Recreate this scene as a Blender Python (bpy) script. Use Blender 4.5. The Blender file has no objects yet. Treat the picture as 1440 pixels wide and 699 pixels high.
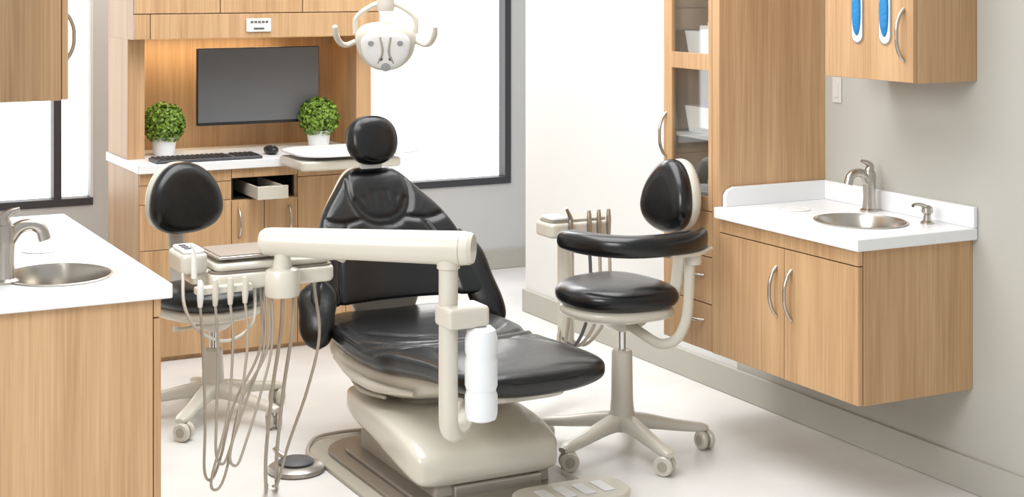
import bpy, bmesh, math, random
from mathutils import Vector, Matrix
random.seed(7)
scene = bpy.context.scene

# ---------------------------------------------------------------- materials
def lin(c):
    out = []
    for v in c[:3]:
        v /= 255.0
        out.append(v / 12.92 if v <= 0.04045 else ((v + 0.055) / 1.055) ** 2.4)
    return (out[0], out[1], out[2], 1.0)

def mat(name, col, rough=0.5, metal=0.0, coat=0.0, emis=0.0, bump=0.0, bscale=200.0, vary=0.0, vscale=3.0, trans=0.0, spec=0.5):
    m = bpy.data.materials.new(name); m.use_nodes = True
    nt = m.node_tree; b = nt.nodes['Principled BSDF']
    b.inputs['Base Color'].default_value = lin(col)
    b.inputs['Roughness'].default_value = rough
    b.inputs['Metallic'].default_value = metal
    b.inputs['Coat Weight'].default_value = coat
    b.inputs['Coat Roughness'].default_value = 0.12
    b.inputs['Transmission Weight'].default_value = trans
    b.inputs['Specular IOR Level'].default_value = spec
    if emis:
        b.inputs['Emission Color'].default_value = lin(col)
        b.inputs['Emission Strength'].default_value = emis
    tc = nt.nodes.new('ShaderNodeTexCoord')
    if vary:
        n = nt.nodes.new('ShaderNodeTexNoise'); n.inputs['Scale'].default_value = vscale
        n.inputs['Detail'].default_value = 6
        nt.links.new(tc.outputs['Object'], n.inputs['Vector'])
        r = nt.nodes.new('ShaderNodeValToRGB')
        a = [max(0, v * (1 - vary)) for v in col]; c = [min(255, v * (1 + vary)) for v in col]
        r.color_ramp.elements[0].position = 0.3; r.color_ramp.elements[1].position = 0.7
        r.color_ramp.elements[0].color = lin(a); r.color_ramp.elements[1].color = lin(c)
        nt.links.new(n.outputs['Fac'], r.inputs['Fac'])
        nt.links.new(r.outputs['Color'], b.inputs['Base Color'])
    if bump:
        n2 = nt.nodes.new('ShaderNodeTexNoise'); n2.inputs['Scale'].default_value = bscale
        n2.inputs['Detail'].default_value = 3
        nt.links.new(tc.outputs['Object'], n2.inputs['Vector'])
        bp = nt.nodes.new('ShaderNodeBump'); bp.inputs['Strength'].default_value = bump
        bp.inputs['Distance'].default_value = 0.01
        nt.links.new(n2.outputs['Fac'], bp.inputs['Height'])
        nt.links.new(bp.outputs['Normal'], b.inputs['Normal'])
    return m

def wood_mat(name, dark, light, horiz=False):
    m = bpy.data.materials.new(name); m.use_nodes = True
    nt = m.node_tree; b = nt.nodes['Principled BSDF']
    b.inputs['Roughness'].default_value = 0.42
    tc = nt.nodes.new('ShaderNodeTexCoord')
    oi = nt.nodes.new('ShaderNodeObjectInfo')
    mul = nt.nodes.new('ShaderNodeMath'); mul.operation = 'MULTIPLY'; mul.inputs[1].default_value = 20
    nt.links.new(oi.outputs['Random'], mul.inputs[0])
    add = nt.nodes.new('ShaderNodeVectorMath'); add.operation = 'ADD'
    nt.links.new(tc.outputs['Object'], add.inputs[0]); nt.links.new(mul.outputs[0], add.inputs[1])
    def noise(sc, det, stretch):
        mp = nt.nodes.new('ShaderNodeMapping')
        mp.inputs['Scale'].default_value = stretch
        nt.links.new(add.outputs[0], mp.inputs['Vector'])
        n = nt.nodes.new('ShaderNodeTexNoise'); n.inputs['Scale'].default_value = sc
        n.inputs['Detail'].default_value = det; n.inputs['Roughness'].default_value = 0.6
        n.inputs['Distortion'].default_value = 0.3
        nt.links.new(mp.outputs[0], n.inputs['Vector']); return n
    n1 = noise(1.5, 3, (9, 9, 0.5)); n2 = noise(1.6, 5, (90, 90, 1.6))
    mx = nt.nodes.new('ShaderNodeMix'); mx.data_type = 'FLOAT'; mx.inputs[0].default_value = 0.5
    nt.links.new(n1.outputs['Fac'], mx.inputs[2]); nt.links.new(n2.outputs['Fac'], mx.inputs[3])
    r = nt.nodes.new('ShaderNodeValToRGB')
    r.color_ramp.elements[0].position = 0.34; r.color_ramp.elements[0].color = lin(dark)
    r.color_ramp.elements[1].position = 0.62; r.color_ramp.elements[1].color = lin(light)
    nt.links.new(mx.outputs[0], r.inputs['Fac'])
    nt.links.new(r.outputs['Color'], b.inputs['Base Color'])
    return m

WOOD = wood_mat('oak_laminate', (168, 130, 92), (200, 164, 123))
EDGE = mat('dark_gap', (95, 65, 40), 0.7)
LEATHER = mat('black_upholstery', (9, 10, 12), 0.28, bump=0.12, bscale=20, spec=0.45, coat=0.12)
SEAM = mat('seam_black', (8, 8, 9), 0.5)
BEIGE = mat('beige_plastic', (202, 197, 184), 0.28, coat=0.35)
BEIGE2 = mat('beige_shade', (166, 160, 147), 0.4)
TAUPE = mat('taupe_plate', (118, 109, 97), 0.3, coat=0.3)
HOSE = mat('hose_taupe', (168, 158, 144), 0.5)
WHITE = mat('white_solid_surface', (230, 231, 232), 0.3)
WPLAS = mat('white_plastic', (228, 229, 228), 0.35)
STEEL = mat('brushed_nickel', (190, 184, 175), 0.26, metal=1.0)
CHROME = mat('chrome', (215, 215, 215), 0.12, metal=1.0)
DARKF = mat('window_frame_dark', (56, 56, 60), 0.45)
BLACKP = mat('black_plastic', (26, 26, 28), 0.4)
GREYP = mat('grey_plastic', (80, 80, 84), 0.5)
SCREEN = mat('screen_glass', (98, 100, 103), 0.3, spec=0.6)
WALLM = mat('wall_paint_grey', (178, 176, 168), 0.85, bump=0.03, bscale=300)
WALLB = mat('wall_paint_back', (192, 193, 192), 0.85, bump=0.03, bscale=300)
WALL_LIT = mat('wall_paint_lit', (214, 215, 213), 0.85, bump=0.03, bscale=300)  # paler copy of the wall paint, brighter light put into the colour
BASEM = mat('baseboard_paint', (174, 172, 163), 0.5)
FLOORM = mat('floor_stone', (219, 218, 215), 0.27, vary=0.03, vscale=2.5)
PANE = mat('window_frosted_daylight', (255, 255, 255), 0.5, emis=1.8)
GREEN = mat('boxwood_leaf', (104, 132, 44), 0.5, vary=0.35, vscale=40)
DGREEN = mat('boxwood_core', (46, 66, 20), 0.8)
BLUE = mat('blue_gloves', (30, 125, 185), 0.5, bump=0.4, bscale=60)
PURPLE = mat('purple_pouches', (88, 80, 150), 0.5, bump=0.5, bscale=60)
BOTTLE = mat('bottle_white', (226, 229, 232), 0.3, coat=0.2)
SILVER = mat('foot_control_metal', (180, 175, 168), 0.3, metal=0.8)
LENS = mat('lamp_lens', (150, 150, 154), 0.15)
LED = mat('warm_led', (255, 205, 130), 0.5, emis=2.0)
YEL = mat('outlet_cream', (240, 220, 165), 0.5)
CREAM = mat('switch_plate', (205, 203, 196), 0.5)
INNER = mat('melamine_interior', (190, 187, 180), 0.5)

def glass_mat():
    m = bpy.data.materials.new('clear_glass'); m.use_nodes = True
    nt = m.node_tree; nt.nodes.clear()
    o = nt.nodes.new('ShaderNodeOutputMaterial'); mx = nt.nodes.new('ShaderNodeMixShader')
    t = nt.nodes.new('ShaderNodeBsdfTransparent'); g = nt.nodes.new('ShaderNodeBsdfGlossy')
    t.inputs[0].default_value = (0.93, 0.94, 0.94, 1); g.inputs['Roughness'].default_value = 0.03
    mx.inputs[0].default_value = 0.14
    nt.links.new(t.outputs[0], mx.inputs[1]); nt.links.new(g.outputs[0], mx.inputs[2])
    nt.links.new(mx.outputs[0], o.inputs[0]); return m
GLASS = glass_mat()

# ---------------------------------------------------------------- helpers
class G:
    def __init__(s, name, loc=(0, 0, 0), rot=0.0, local=False):
        s.e = bpy.data.objects.new(name, None); s.e.empty_display_size = 0.1
        s.e.location = loc; s.e.rotation_euler = (0, 0, rot)
        scene.collection.objects.link(s.e)
        s.loc = Vector(loc); s.local = local
    def add(s, o):
        o.parent = s.e
        if not s.local: o.location = -s.loc

def mk(name, V, F, m, g=None, smooth=False, bevel=0.0, sub=0, ang=40):
    me = bpy.data.meshes.new(name)
    me.from_pydata([tuple(v) for v in V], [], F)
    bm = bmesh.new(); bm.from_mesh(me)
    bmesh.ops.remove_doubles(bm, verts=bm.verts, dist=1e-6)
    bmesh.ops.recalc_face_normals(bm, faces=bm.faces)
    if smooth:
        for f in bm.faces: f.smooth = True
        for e in bm.edges:
            if len(e.link_faces) == 2 and e.calc_face_angle(0) > math.radians(ang): e.smooth = False
    bm.to_mesh(me); bm.free()
    me.materials.append(m)
    o = bpy.data.objects.new(name, me); scene.collection.objects.link(o)
    if bevel:
        b = o.modifiers.new('bevel', 'BEVEL'); b.width = bevel; b.segments = 3; b.limit_method = 'ANGLE'
    if sub:
        b = o.modifiers.new('sub', 'SUBSURF'); b.levels = sub; b.render_levels = sub
    if g: g.add(o)
    return o

def box(name, x0, x1, y0, y1, z0, z1, m, g=None, bevel=0.0):
    V = [(x, y, z) for x in (x0, x1) for y in (y0, y1) for z in (z0, z1)]
    F = [(0, 1, 3, 2), (4, 6, 7, 5), (0, 4, 5, 1), (2, 3, 7, 6), (0, 2, 6, 4), (1, 5, 7, 3)]
    return mk(name, V, F, m, g, bevel=bevel)

def prism(name, pts, z0, z1, m, g=None, bevel=0.0, smooth=False):
    n = len(pts)
    V = [(p[0], p[1], z0) for p in pts] + [(p[0], p[1], z1) for p in pts]
    F = [tuple(range(n))[::-1], tuple(range(n, 2 * n))] + [(i, (i + 1) % n, n + (i + 1) % n, n + i) for i in range(n)]
    return mk(name, V, F, m, g, bevel=bevel, smooth=smooth)

def rrect(x0, x1, y0, y1, r, n=8):
    pts = []
    for cx, cy, a in ((x1 - r, y1 - r, 0), (x0 + r, y1 - r, 90), (x0 + r, y0 + r, 180), (x1 - r, y0 + r, 270)):
        for i in range(n + 1):
            t = math.radians(a + 90 * i / n); pts.append((cx + r * math.cos(t), cy + r * math.sin(t)))
    return pts

def catmull(P, k=8):
    P = [Vector(p) for p in P]
    if len(P) == 2: return P
    Q = [P[0] * 2 - P[1]] + P + [P[-1] * 2 - P[-2]]; out = []
    for i in range(1, len(Q) - 2):
        a, b, c, d = Q[i - 1:i + 3]
        for j in range(k):
            t = j / k
            out.append(0.5 * ((2 * b) + (c - a) * t + (2 * a - 5 * b + 4 * c - d) * t * t + (3 * b - a - 3 * c + d) * t ** 3))
    out.append(P[-1]); return out

def tube(name, P, r, m, g=None, n=14, k=8, smoothpath=True, flat=1.0):
    pts = catmull(P, k) if smoothpath else [Vector(p) for p in P]
    N = len(pts)
    if isinstance(r, (int, float)): rr = [r] * N
    else:
        rr = []
        for i in range(N):
            t = i / (N - 1) * (len(r) - 1); a = min(int(t), len(r) - 2); f = t - a
            rr.append(r[a] * (1 - f) + r[a + 1] * f)
    V = []; F = []
    tan = [(pts[min(i + 1, N - 1)] - pts[max(i - 1, 0)]).normalized() for i in range(N)]
    up = Vector((0, 0, 1)) if abs(tan[0].z) < 0.9 else Vector((1, 0, 0))
    u = (up - tan[0] * up.dot(tan[0])).normalized()
    for i in range(N):
        u = (u - tan[i] * u.dot(tan[i])).normalized(); w = tan[i].cross(u)
        for j in range(n):
            a = 2 * math.pi * j / n
            V.append(pts[i] + (u * math.cos(a) * flat + w * math.sin(a)) * rr[i])
    for i in range(N - 1):
        for j in range(n):
            F.append((i * n + j, i * n + (j + 1) % n, (i + 1) * n + (j + 1) % n, (i + 1) * n + j))
    F.append(tuple(range(n))[::-1]); F.append(tuple(range((N - 1) * n, N * n)))
    return mk(name, V, F, m, g, smooth=True, ang=50)

def sgnpow(v, e): return math.copysign(abs(v) ** e, v)

def loft(name, S, m, g=None, n=32, k=5, e=0.6, sub=0, disp=None):
    C = catmull([s[0] for s in S], k); W = catmull([s[1] for s in S], k); T = catmull([s[2] for s in S], k)
    B = catmull([s[3] if len(s) > 3 else (0, 0, 0) for s in S], k)
    V = []; F = []; N = len(C)
    for i in range(N):
        for j in range(n):
            a = 2 * math.pi * j / n
            cx = sgnpow(math.cos(a), e); sx = sgnpow(math.sin(a), e)
            p = C[i] + W[i] * cx + T[i] * sx + B[i] * (cx * cx)
            if disp: p = disp(p, sx)
            V.append(p)
    for i in range(N - 1):
        for j in range(n):
            F.append((i * n + j, i * n + (j + 1) % n, (i + 1) * n + (j + 1) % n, (i + 1) * n + j))
    F.append(tuple(range(n))[::-1]); F.append(tuple(range((N - 1) * n, N * n)))
    return mk(name, V, F, m, g, smooth=True, ang=60, sub=sub)

def pillow(name, R, tz, m, g=None, M=Matrix.Identity(4), n=56, k=14, e=0.55, bow=0.0):
    V = []; F = []
    for i in range(k + 1):
        ph = math.pi * (i / k - 0.5)
        c = abs(math.cos(ph)) ** e if 0 < i < k else 0.0; s = sgnpow(math.sin(ph), 0.9)
        for j in range(n):
            x, y = R(2 * math.pi * j / n)
            x *= c; y *= c
            V.append(M @ Vector((x, y, tz * s + bow * (x * x))))
    for i in range(k):
        for j in range(n):
            F.append((i * n + j, i * n + (j + 1) % n, (i + 1) * n + (j + 1) % n, (i + 1) * n + j))
    return mk(name, V, F, m, g, smooth=True, ang=70)

def lathe(name, prof, c, m, g=None, n=32, M=None, sx=1, sy=1):
    V = []; F = []; N = len(prof)
    for r, z in prof:
        for j in range(n):
            a = 2 * math.pi * j / n
            p = Vector((r * math.cos(a) * sx, r * math.sin(a) * sy, z))
            if M: p = M @ p
            V.append(p + Vector(c))
    for i in range(N - 1):
        for j in range(n):
            F.append((i * n + j, i * n + (j + 1) % n, (i + 1) * n + (j + 1) % n, (i + 1) * n + j))
    if prof[0][0] > 1e-5: F.append(tuple(range(n))[::-1])
    if prof[-1][0] > 1e-5: F.append(tuple(range((N - 1) * n, N * n)))
    return mk(name, V, F, m, g, smooth=True, ang=35)

def frame(c, zdir, xhint):
    z = Vector(zdir).normalized(); x = Vector(xhint); x = (x - z * x.dot(z)).normalized(); y = z.cross(x)
    M = Matrix((x, y, z)).transposed().to_4x4(); M.translation = Vector(c); return M

def sup(a, b, e=0.7):
    return lambda t: (a * sgnpow(math.cos(t), e), b * sgnpow(math.sin(t), e))

def segdist(px, pz, poly):
    best = 9
    for i in range(len(poly) - 1):
        ax, az = poly[i]; bx, bz = poly[i + 1]; dx, dz = bx - ax, bz - az
        L = dx * dx + dz * dz; t = 0 if L == 0 else max(0, min(1, ((px - ax) * dx + (pz - az) * dz) / L))
        d = math.hypot(px - ax - t * dx, pz - az - t * dz); best = min(best, d)
    return best
def poly2(pts): return [(v.x, v.y) for v in catmull([(a, b, 0) for a, b in pts], 5)]

def cut(objs, cx, cy, rx, ry, z0, z1):
    n = 48
    for o in objs:
        pts = [(cx + rx * math.cos(2 * math.pi * i / n), cy + ry * math.sin(2 * math.pi * i / n)) for i in range(n)]
        c = prism('tmp_cutter', pts, z0, z1, EDGE)
        bev = [x for x in o.modifiers if x.type == 'BEVEL']
        bw = bev[0].width if bev else 0
        for x in bev: o.modifiers.remove(x)
        b = o.modifiers.new('hole', 'BOOLEAN'); b.operation = 'DIFFERENCE'; b.object = c; b.solver = 'EXACT'
        bpy.context.view_layer.update()
        dg = bpy.context.evaluated_depsgraph_get()
        me = bpy.data.meshes.new_from_object(o.evaluated_get(dg))
        o.modifiers.clear(); o.data = me
        if bw:
            x = o.modifiers.new('bevel', 'BEVEL'); x.width = bw; x.segments = 3; x.limit_method = 'ANGLE'; x.angle_limit = math.radians(50)
        bpy.data.objects.remove(c)

def handle(name, p0, p1, out, g, r=0.006):
    p0 = Vector(p0); p1 = Vector(p1); out = Vector(out); d = p1 - p0
    tube(name, [p0, p0 + out * 0.55 + d * 0.12, p0 + out * 0.95 + d * 0.32, p0 + out + d * 0.5,
                p0 + out * 0.95 + d * 0.68, p0 + out * 0.55 + d * 0.88, p1], r, STEEL, g, flat=1.0)

# ---------------------------------------------------------------- room
XR = 3.785; YB = 8.26
box('floor', -3.0, 6.0, -1.5, YB + 0.2, -0.06, 0.0, FLOORM)
gw = G('wall_right', (XR, 4, 0))
box('near_section', XR, XR + 0.15, 0.0, 5.3, 0, 2.9, WALLM, gw)
box('far_section', XR, XR + 0.15, 5.3, 7.15, 0, 2.9, WALL_LIT, gw)  # same wall further back, its stronger light painted in as a paler tone
gb = G('baseboard_right', (XR, 4, 0))
box('board', XR - 0.014, XR - 0.0005, 0.0, 7.15, 0.001, 0.115, BASEM, gb, 0.003)
box('board_return', XR - 0.014, XR + 0.15, 7.1505, 7.164, 0.001, 0.115, BASEM, gb, 0.003)
ZS = 0.50; ZT = 2.35; ZS1 = 0.535
gk = G('wall_back', (3, YB, 0))
box('below_sill', 1.83, 6.0, YB, YB + 0.15, 0, ZS, WALLB, gk)
box('below_sill_left', 0.5, 1.83, YB, YB + 0.15, 0, ZS1, WALLB, gk)
box('header', 0.5, 6.0, YB, YB + 0.15, ZT, 2.9, WALLB, gk)
box('pier_left', 0.5, 0.75, YB, YB + 0.15, ZS1, ZT, WALLB, gk)
box('pier_mid', 1.83, 2.35, YB, YB + 0.15, ZS, ZT, WALLB, gk)
box('pier_right', 4.27, 6.0, YB, YB + 0.15, ZS, ZT, WALLB, gk)
gb = G('baseboard_back', (3, YB, 0))
box('board', 0.65, 6.0, YB - 0.014, YB - 0.0005, 0.001, 0.115, BASEM, gb, 0.003)
def window(name, x0, x1, mull, zs, right=True):
    g = G(name, ((x0 + x1) / 2, YB, zs)); f = 0.04; y0 = YB - 0.012; y1 = YB + 0.10
    box('frame_bottom', x0, x1, y0, y1, zs, zs + f, DARKF, g, 0.003)
    box('frame_top', x0, x1, y0, y1, ZT - f, ZT, DARKF, g, 0.003)
    box('frame_left', x0, x0 + f, y0, y1, zs + f, ZT - f, DARKF, g, 0.003)
    box('frame_right', x1 - (f if right else .012), x1, y0, y1, zs + f, ZT - f, DARKF if right else WALL_LIT, g, 0.003)
    for i, mx in enumerate(mull): box('mullion_%d' % i, mx - 0.02, mx + 0.02, y0, y1, zs + f, ZT - f, DARKF, g, 0.003)
    box('pane', x0 + f, x1 - (f if right else .012), YB + 0.07, YB + 0.08, zs + f, ZT - f, PANE, g)
window('window_1', 0.75, 1.83, [1.65], ZS1, False)
window('window_2', 2.35, 4.27, [], ZS)
box('wall_left', 0.50, 0.65, 4.22, YB, 0, 2.9, WALLB)

# ---------------------------------------------------------------- right base cabinet
ZC0, ZC1 = 0.845, 0.885
g = G('wall_hung_sink_cabinet', (3.54, 4.35, 0.344))
car = box('carcass', 3.322, XR - 0.001, 3.96, 4.732, 0.344, ZC0, WOOD, g, 0.001)
box('door_shadow', 3.3195, 3.3225, 3.965, 4.728, 0.35, ZC0 - 0.001, EDGE, g)
box('door_near', 3.300, 3.319, 3.962, 4.345, 0.346, 0.790, WOOD, g, 0.0015)
box('door_far', 3.300, 3.319, 4.349, 4.730, 0.346, 0.790, WOOD, g, 0.0015)
box('apron', 3.300, 3.319, 3.962, 4.730, 0.794, ZC0 - 0.002, WOOD, g, 0.0015)
handle('handle_near', (3.300, 4.305, 0.555), (3.300, 4.305, 0.725), (-0.032, 0, 0), g, 0.0065)
handle('handle_far', (3.300, 4.388, 0.555), (3.300, 4.388, 0.725), (-0.032, 0, 0), g, 0.0065)
g = G('sink_countertop', (3.54, 4.35, ZC0))
top = prism('slab', [(3.275, 3.935), (3.784, 3.935), (3.784, 4.731), (3.275, 4.731)], ZC0 + 0.0005, ZC1, WHITE, g, 0.004)
box('backsplash', 3.765, 3.784, 3.935, 4.731, ZC1, 0.955, WHITE, g, 0.004)
prism_pts = [(0, 0), (0.45, 0), (0.45, 0.07), (0.04, 0.07), (0.012, 0.06), (0, 0.04)]
V = [(3.315 + p[0], y, ZC1 + p[1]) for y in (4.712, 4.731) for p in prism_pts]
n = 6
mk('side_splash', V, [tuple(range(n)), tuple(range(n, 2 * n))[::-1]] + [(i, (i + 1) % n, n + (i + 1) % n, n + i) for i in range(n)], WHITE, g, bevel=0.002)
LID = [(0.056, 0.0005), (0.057, 0.0025), (0.052, 0.003), (0.050, 0.0015), (0.047, 0.0025), (0.0, 0.003)]
lathe('waste_chute_lid', LID, (3.50, 4.55, ZC1), WPLAS, g)
def sink(name, cx, cy, rx, ry, slab, car):
    cut([slab], cx, cy, rx, ry, 0.80, 0.95)
    cut([car], cx, cy, rx + 0.015, ry + 0.015, 0.68, 0.95)
    g = G(name, (cx, cy, 0.71))
    prof = [(1.035, ZC1 + 0.001), (1.04, ZC1 + 0.004), (1.0, ZC1 + 0.005), (0.97, ZC1 - 0.004), (0.95, ZC1 - 0.05), (0.88, ZC1 - 0.10), (0.7, ZC1 - 0.135), (0.3, ZC1 - 0.15), (0.0, ZC1 - 0.152)]
    V = []; F = []; n = 48
    for r, z in prof:
        for j in range(n):
            a = 2 * math.pi * j / n; V.append((cx + r * rx * math.cos(a), cy + r * ry * math.sin(a), z))
    for i in range(len(prof) - 1):
        for j in range(n): F.append((i * n + j, i * n + (j + 1) % n, (i + 1) * n + (j + 1) % n, (i + 1) * n + j))
    mk('bowl', V, F, STEEL, g, smooth=True, ang=60)
    lathe('drain', [(0.0, 0.0), (0.022, 0.0), (0.024, 0.003), (0.015, 0.002), (0, 0.002)], (cx, cy, ZC1 - 0.149), CHROME, g)
sink('sink_basin', 3.53, 4.225, 0.145, 0.165, top, car)
def faucet(name, x, y, sc=1.0, ang=0):
    g = G(name, (x, y, ZC1), ang, True)
    s = sc
    lathe('base_body', [(0.0, 0), (0.034 * s, 0), (0.034 * s, 0.006 * s), (0.026 * s, 0.012 * s), (0.022 * s, 0.05 * s), (0.024 * s, 0.10 * s), (0.026 * s, 0.135 * s), (0.022 * s, 0.15 * s), (0, 0.152 * s)], (0, 0, 0), STEEL, g)
    tube('spout', [(0, 0, 0.10 * s), (-0.03 * s, 0, 0.138 * s), (-0.065 * s, 0, 0.146 * s), (-0.09 * s, 0, 0.133 * s), (-0.10 * s, 0, 0.105 * s)], [0.02 * s, 0.018 * s, 0.016 * s, 0.016 * s, 0.017 * s], STEEL, g)
    tube('lever', [(0, 0, 0.148 * s), (0.004 * s, 0, 0.168 * s), (-0.012 * s, 0, 0.182 * s), (-0.036 * s, 0, 0.190 * s)], [0.018 * s, 0.015 * s, 0.010 * s, 0.006 * s], STEEL, g)
faucet('faucet', 3.715, 4.40, 0.95)
g = G('soap_dispenser', (3.70, 4.085, ZC1), 0.25, True)
lathe('base', [(0, 0), (0.023, 0), (0.023, 0.005), (0.014, 0.012), (0.012, 0.03), (0.02, 0.04), (0.018, 0.055), (0.008, 0.062), (0, 0.063)], (0, 0, 0), STEEL, g)
tube('nozzle', [(0, 0, 0.052), (-0.03, 0, 0.066), (-0.07, 0, 0.072), (-0.085, 0, 0.068)], [0.009, 0.006, 0.005, 0.005], STEEL, g)

# tall cabinet
g = G('tall_glass_storage_cabinet', (3.54, 4.92, 0.344))
TX0 = 3.32; TY0, TY1 = 4.734, 5.105; TZ = 2.3
box('side_near', TX0 - 0.018, XR - 0.001, TY0, TY0 + 0.045, 0.344, TZ, WOOD, g, 0.001)
box('side_far', TX0, XR - 0.001, TY1 - 0.02, TY1, 0.344, TZ, WOOD, g, 0.001)
box('liner_far', TX0 + .002, XR - 0.02, TY1 - 0.024, TY1 - .0202, 0.365, TZ - .021, INNER, g)
box('back', XR - 0.02, XR - 0.001, TY0 + 0.045, TY1 - 0.024, 0.344, TZ, INNER, g)
box('bottom', TX0, XR - 0.02, TY0 + 0.045, TY1 - 0.02, 0.344, 0.364, WOOD, g)
box('top', TX0, XR - 0.02, TY0 + 0.045, TY1 - 0.02, TZ - 0.02, TZ, WOOD, g)
for i, z in enumerate((0.80, 1.115, 1.40, 1.72, 2.0)):
    box('shelf_%d' % i, TX0 + 0.005, XR - 0.02, TY0 + 0.045, TY1 - 0.024, z, z + 0.014, INNER, g)
dy0, dy1 = TY0 + 0.048, TY1 - 0.001; sx0, sx1 = 3.302, 3.3195
st = 0.045; z0, z1 = 0.86, TZ
for nm, a, b, c, d in (('stile_near', dy0, dy0 + 0.022, z0, z1), ('stile_far', dy1 - st - 0.01, dy1, z0, z1),
                       ('rail_bottom', dy0 + 0.022, dy1 - st - 0.01, z0, z0 + 0.05), ('rail_mid', dy0 + 0.022, dy1 - st - 0.01, 1.375, 1.435),
                       ('rail_top', dy0 + 0.022, dy1 - st - 0.01, z1 - 0.06, z1)):
    box('door_' + nm, sx0, sx1, a, b, c, d, WOOD, g, 0.001)
box('door_glass', 3.309, 3.313, dy0 + 0.022, dy1 - st - 0.01, z0 + 0.05, z1 - 0.06, GLASS, g)
for i, (a, b) in enumerate(((0.346, 0.515), (0.519, 0.688), (0.692, 0.856))):
    box('drawer_%d' % i, sx0, sx1, dy0, dy1, a, b, WOOD, g, 0.0015)
box('drawer_shadow', sx1, sx1 + 0.002, dy0, dy1, 0.346, 0.856, EDGE, g)
for i, z in enumerate((0.455, 0.62)):
    handle('drawer_handle_%d' % i, (sx0, 4.83, z), (sx0, 4.96, z), (-0.028, 0, 0), g, 0.005)
handle('door_handle', (sx0, dy1 - 0.02, 1.03), (sx0, dy1 - 0.02, 1.20), (-0.032, 0, 0), g, 0.006)
for nm, z, m2 in (('storage_bin', 1.737, None), ('storage_bin', 1.415, None), ('storage_bin', 1.130, PURPLE), ('storage_bin', 0.815, None)):
    g = G(nm, (3.46, 4.895, z), 0, True)
    x0, x1, y0, y1, h = -0.10, 0.12, -0.095, 0.12, 0.10
    V = []
    for zz, ex in ((0, 0.0), (h, 0.012), (h, 0.007), (0.004, -0.005)):
        V += [(x0 - ex, y0 - ex, zz), (x1 + ex, y0 - ex, zz), (x1 + ex, y1 + ex, zz), (x0 - ex, y1 + ex, zz)]
    F = [(0, 1, 2, 3)] + [(4 * k + i, 4 * k + (i + 1) % 4, 4 * k + 4 + (i + 1) % 4, 4 * k + 4 + i) for k in range(3) for i in range(4)] + [(12, 13, 14, 15)]
    mk('tub', V, F, WPLAS, g)
    if m2:
        pillow('pouches', sup(0.09, 0.09), 0.04, m2, g, Matrix.Translation((0.01, 0.01, 0.095)))
    else:
        for q in range(5): box('packet_%d' % q, -0.08 + q * 0.035, -0.055 + q * 0.035, -0.07, 0.08, 0.005, 0.12 + 0.012 * (q % 2), WPLAS, g, 0.002)

# upper right cabinet
g = G('wall_cabinet', (3.65, 4.17, 1.373))
box('carcass', 3.530, XR - 0.001, 3.94, 4.39, 1.373, 2.1, WOOD, g, 0.001)
box('shadow', 3.5285, 3.531, 3.945, 4.385, 1.376, 2.095, EDGE, g)
box('door', 3.510, 3.5285, 3.942, 4.388, 1.375, 2.098, WOOD, g, 0.0015)
handle('door_handle', (3.510, 3.985, 1.445), (3.510, 3.985, 1.615), (-0.032, 0, 0), g, 0.0065)
def slot(nm, y, zc, hh, w, g, mm, x, dx):
    pts = []
    for i in range(33):
        a = 2 * math.pi * i / 33; pts.append((y + w * math.cos(a), zc + (hh - w) * (1 if math.sin(a) > 0 else -1) + w * math.sin(a)))
    V = [(x, p[0], p[1]) for p in pts] + [(x - dx, p[0], p[1]) for p in pts]; n = len(pts)
    mk(nm, V, [tuple(range(n)), tuple(range(n, 2 * n))] + [(i, (i + 1) % n, n + (i + 1) % n, n + i) for i in range(n)], mm, g)
for i, y in enumerate((4.215, 4.075)):
    slot('glove_slot_rim_%d' % i, y, 1.605, 0.112, 0.031, g, STEEL, 3.510, 0.003)
    slot('glove_slot_void_%d' % i, y, 1.605, 0.106, 0.026, g, WPLAS, 3.508, 0.003)
    pillow('glove_%d' % i, lambda t: (0.085 * sgnpow(math.cos(t), .8), 0.021 * math.sin(t)), .012, BLUE, g, frame((3.506, y, 1.605), (-1, 0, 0), (0, 0, 1)))
g = G('light_switch', (XR, 4.66, 1.29))
box('plate', XR - 0.006, XR - 0.0005, 4.635, 4.685, 1.25, 1.345, CREAM, g, 0.002)
box('rocker', XR - 0.009, XR - 0.005, 4.648, 4.672, 1.27, 1.325, CREAM, g, 0.001)

# ---------------------------------------------------------------- left cabinets
g = G('base_cabinet', (0.9, 4.9, 0))
car = box('carcass', 0.651, 1.105, 4.255, 5.645, 0.0, ZC0, WOOD, g, 0.001)
box('gap', 1.105, 1.108, 4.26, 5.64, 0.0, ZC0 - 0.003, EDGE, g)
for i in range(3):
    y0 = 4.257 + i * 0.463
    box('door_%d' % i, 1.108, 1.128, y0, y0 + 0.46, 0.10, 0.79, WOOD, g, 0.0015)
    box('apron_%d' % i, 1.108, 1.128, y0, y0 + 0.46, 0.794, ZC0 - 0.002, WOOD, g, 0.0015)
    handle('handle_%d' % i, (1.128, y0 + 0.40, 0.6), (1.128, y0 + 0.40, 0.76), (0.03, 0, 0), g)
box('kick', 1.05, 1.10, 4.257, 5.64, 0.0, 0.10, WOOD, g)
g = G('sink_countertop', (0.9, 4.9, ZC0))
top = prism('slab', [(0.651, 4.235), (1.155, 4.235), (1.155, 5.66), (0.651, 5.66)], ZC0 + 0.0005, ZC1, WHITE, g, 0.004)
box('backsplash', 0.651, 0.67, 4.235, 5.66, ZC1, 0.955, WHITE, g, 0.004)
lathe('waste_chute_lid', LID, (0.935, 4.93, ZC1), WPLAS, g)
sink('sink_basin', 0.90, 4.505, 0.145, 0.165, top, car)
faucet('faucet', 0.752, 4.46, 1.05, math.pi)
g = G('wall_cabinet', (0.79, 4.9, 1.373))
box('carcass', 0.651, 0.913, 4.52, 5.4, 1.373, 2.1, WOOD, g, 0.001)
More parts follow.
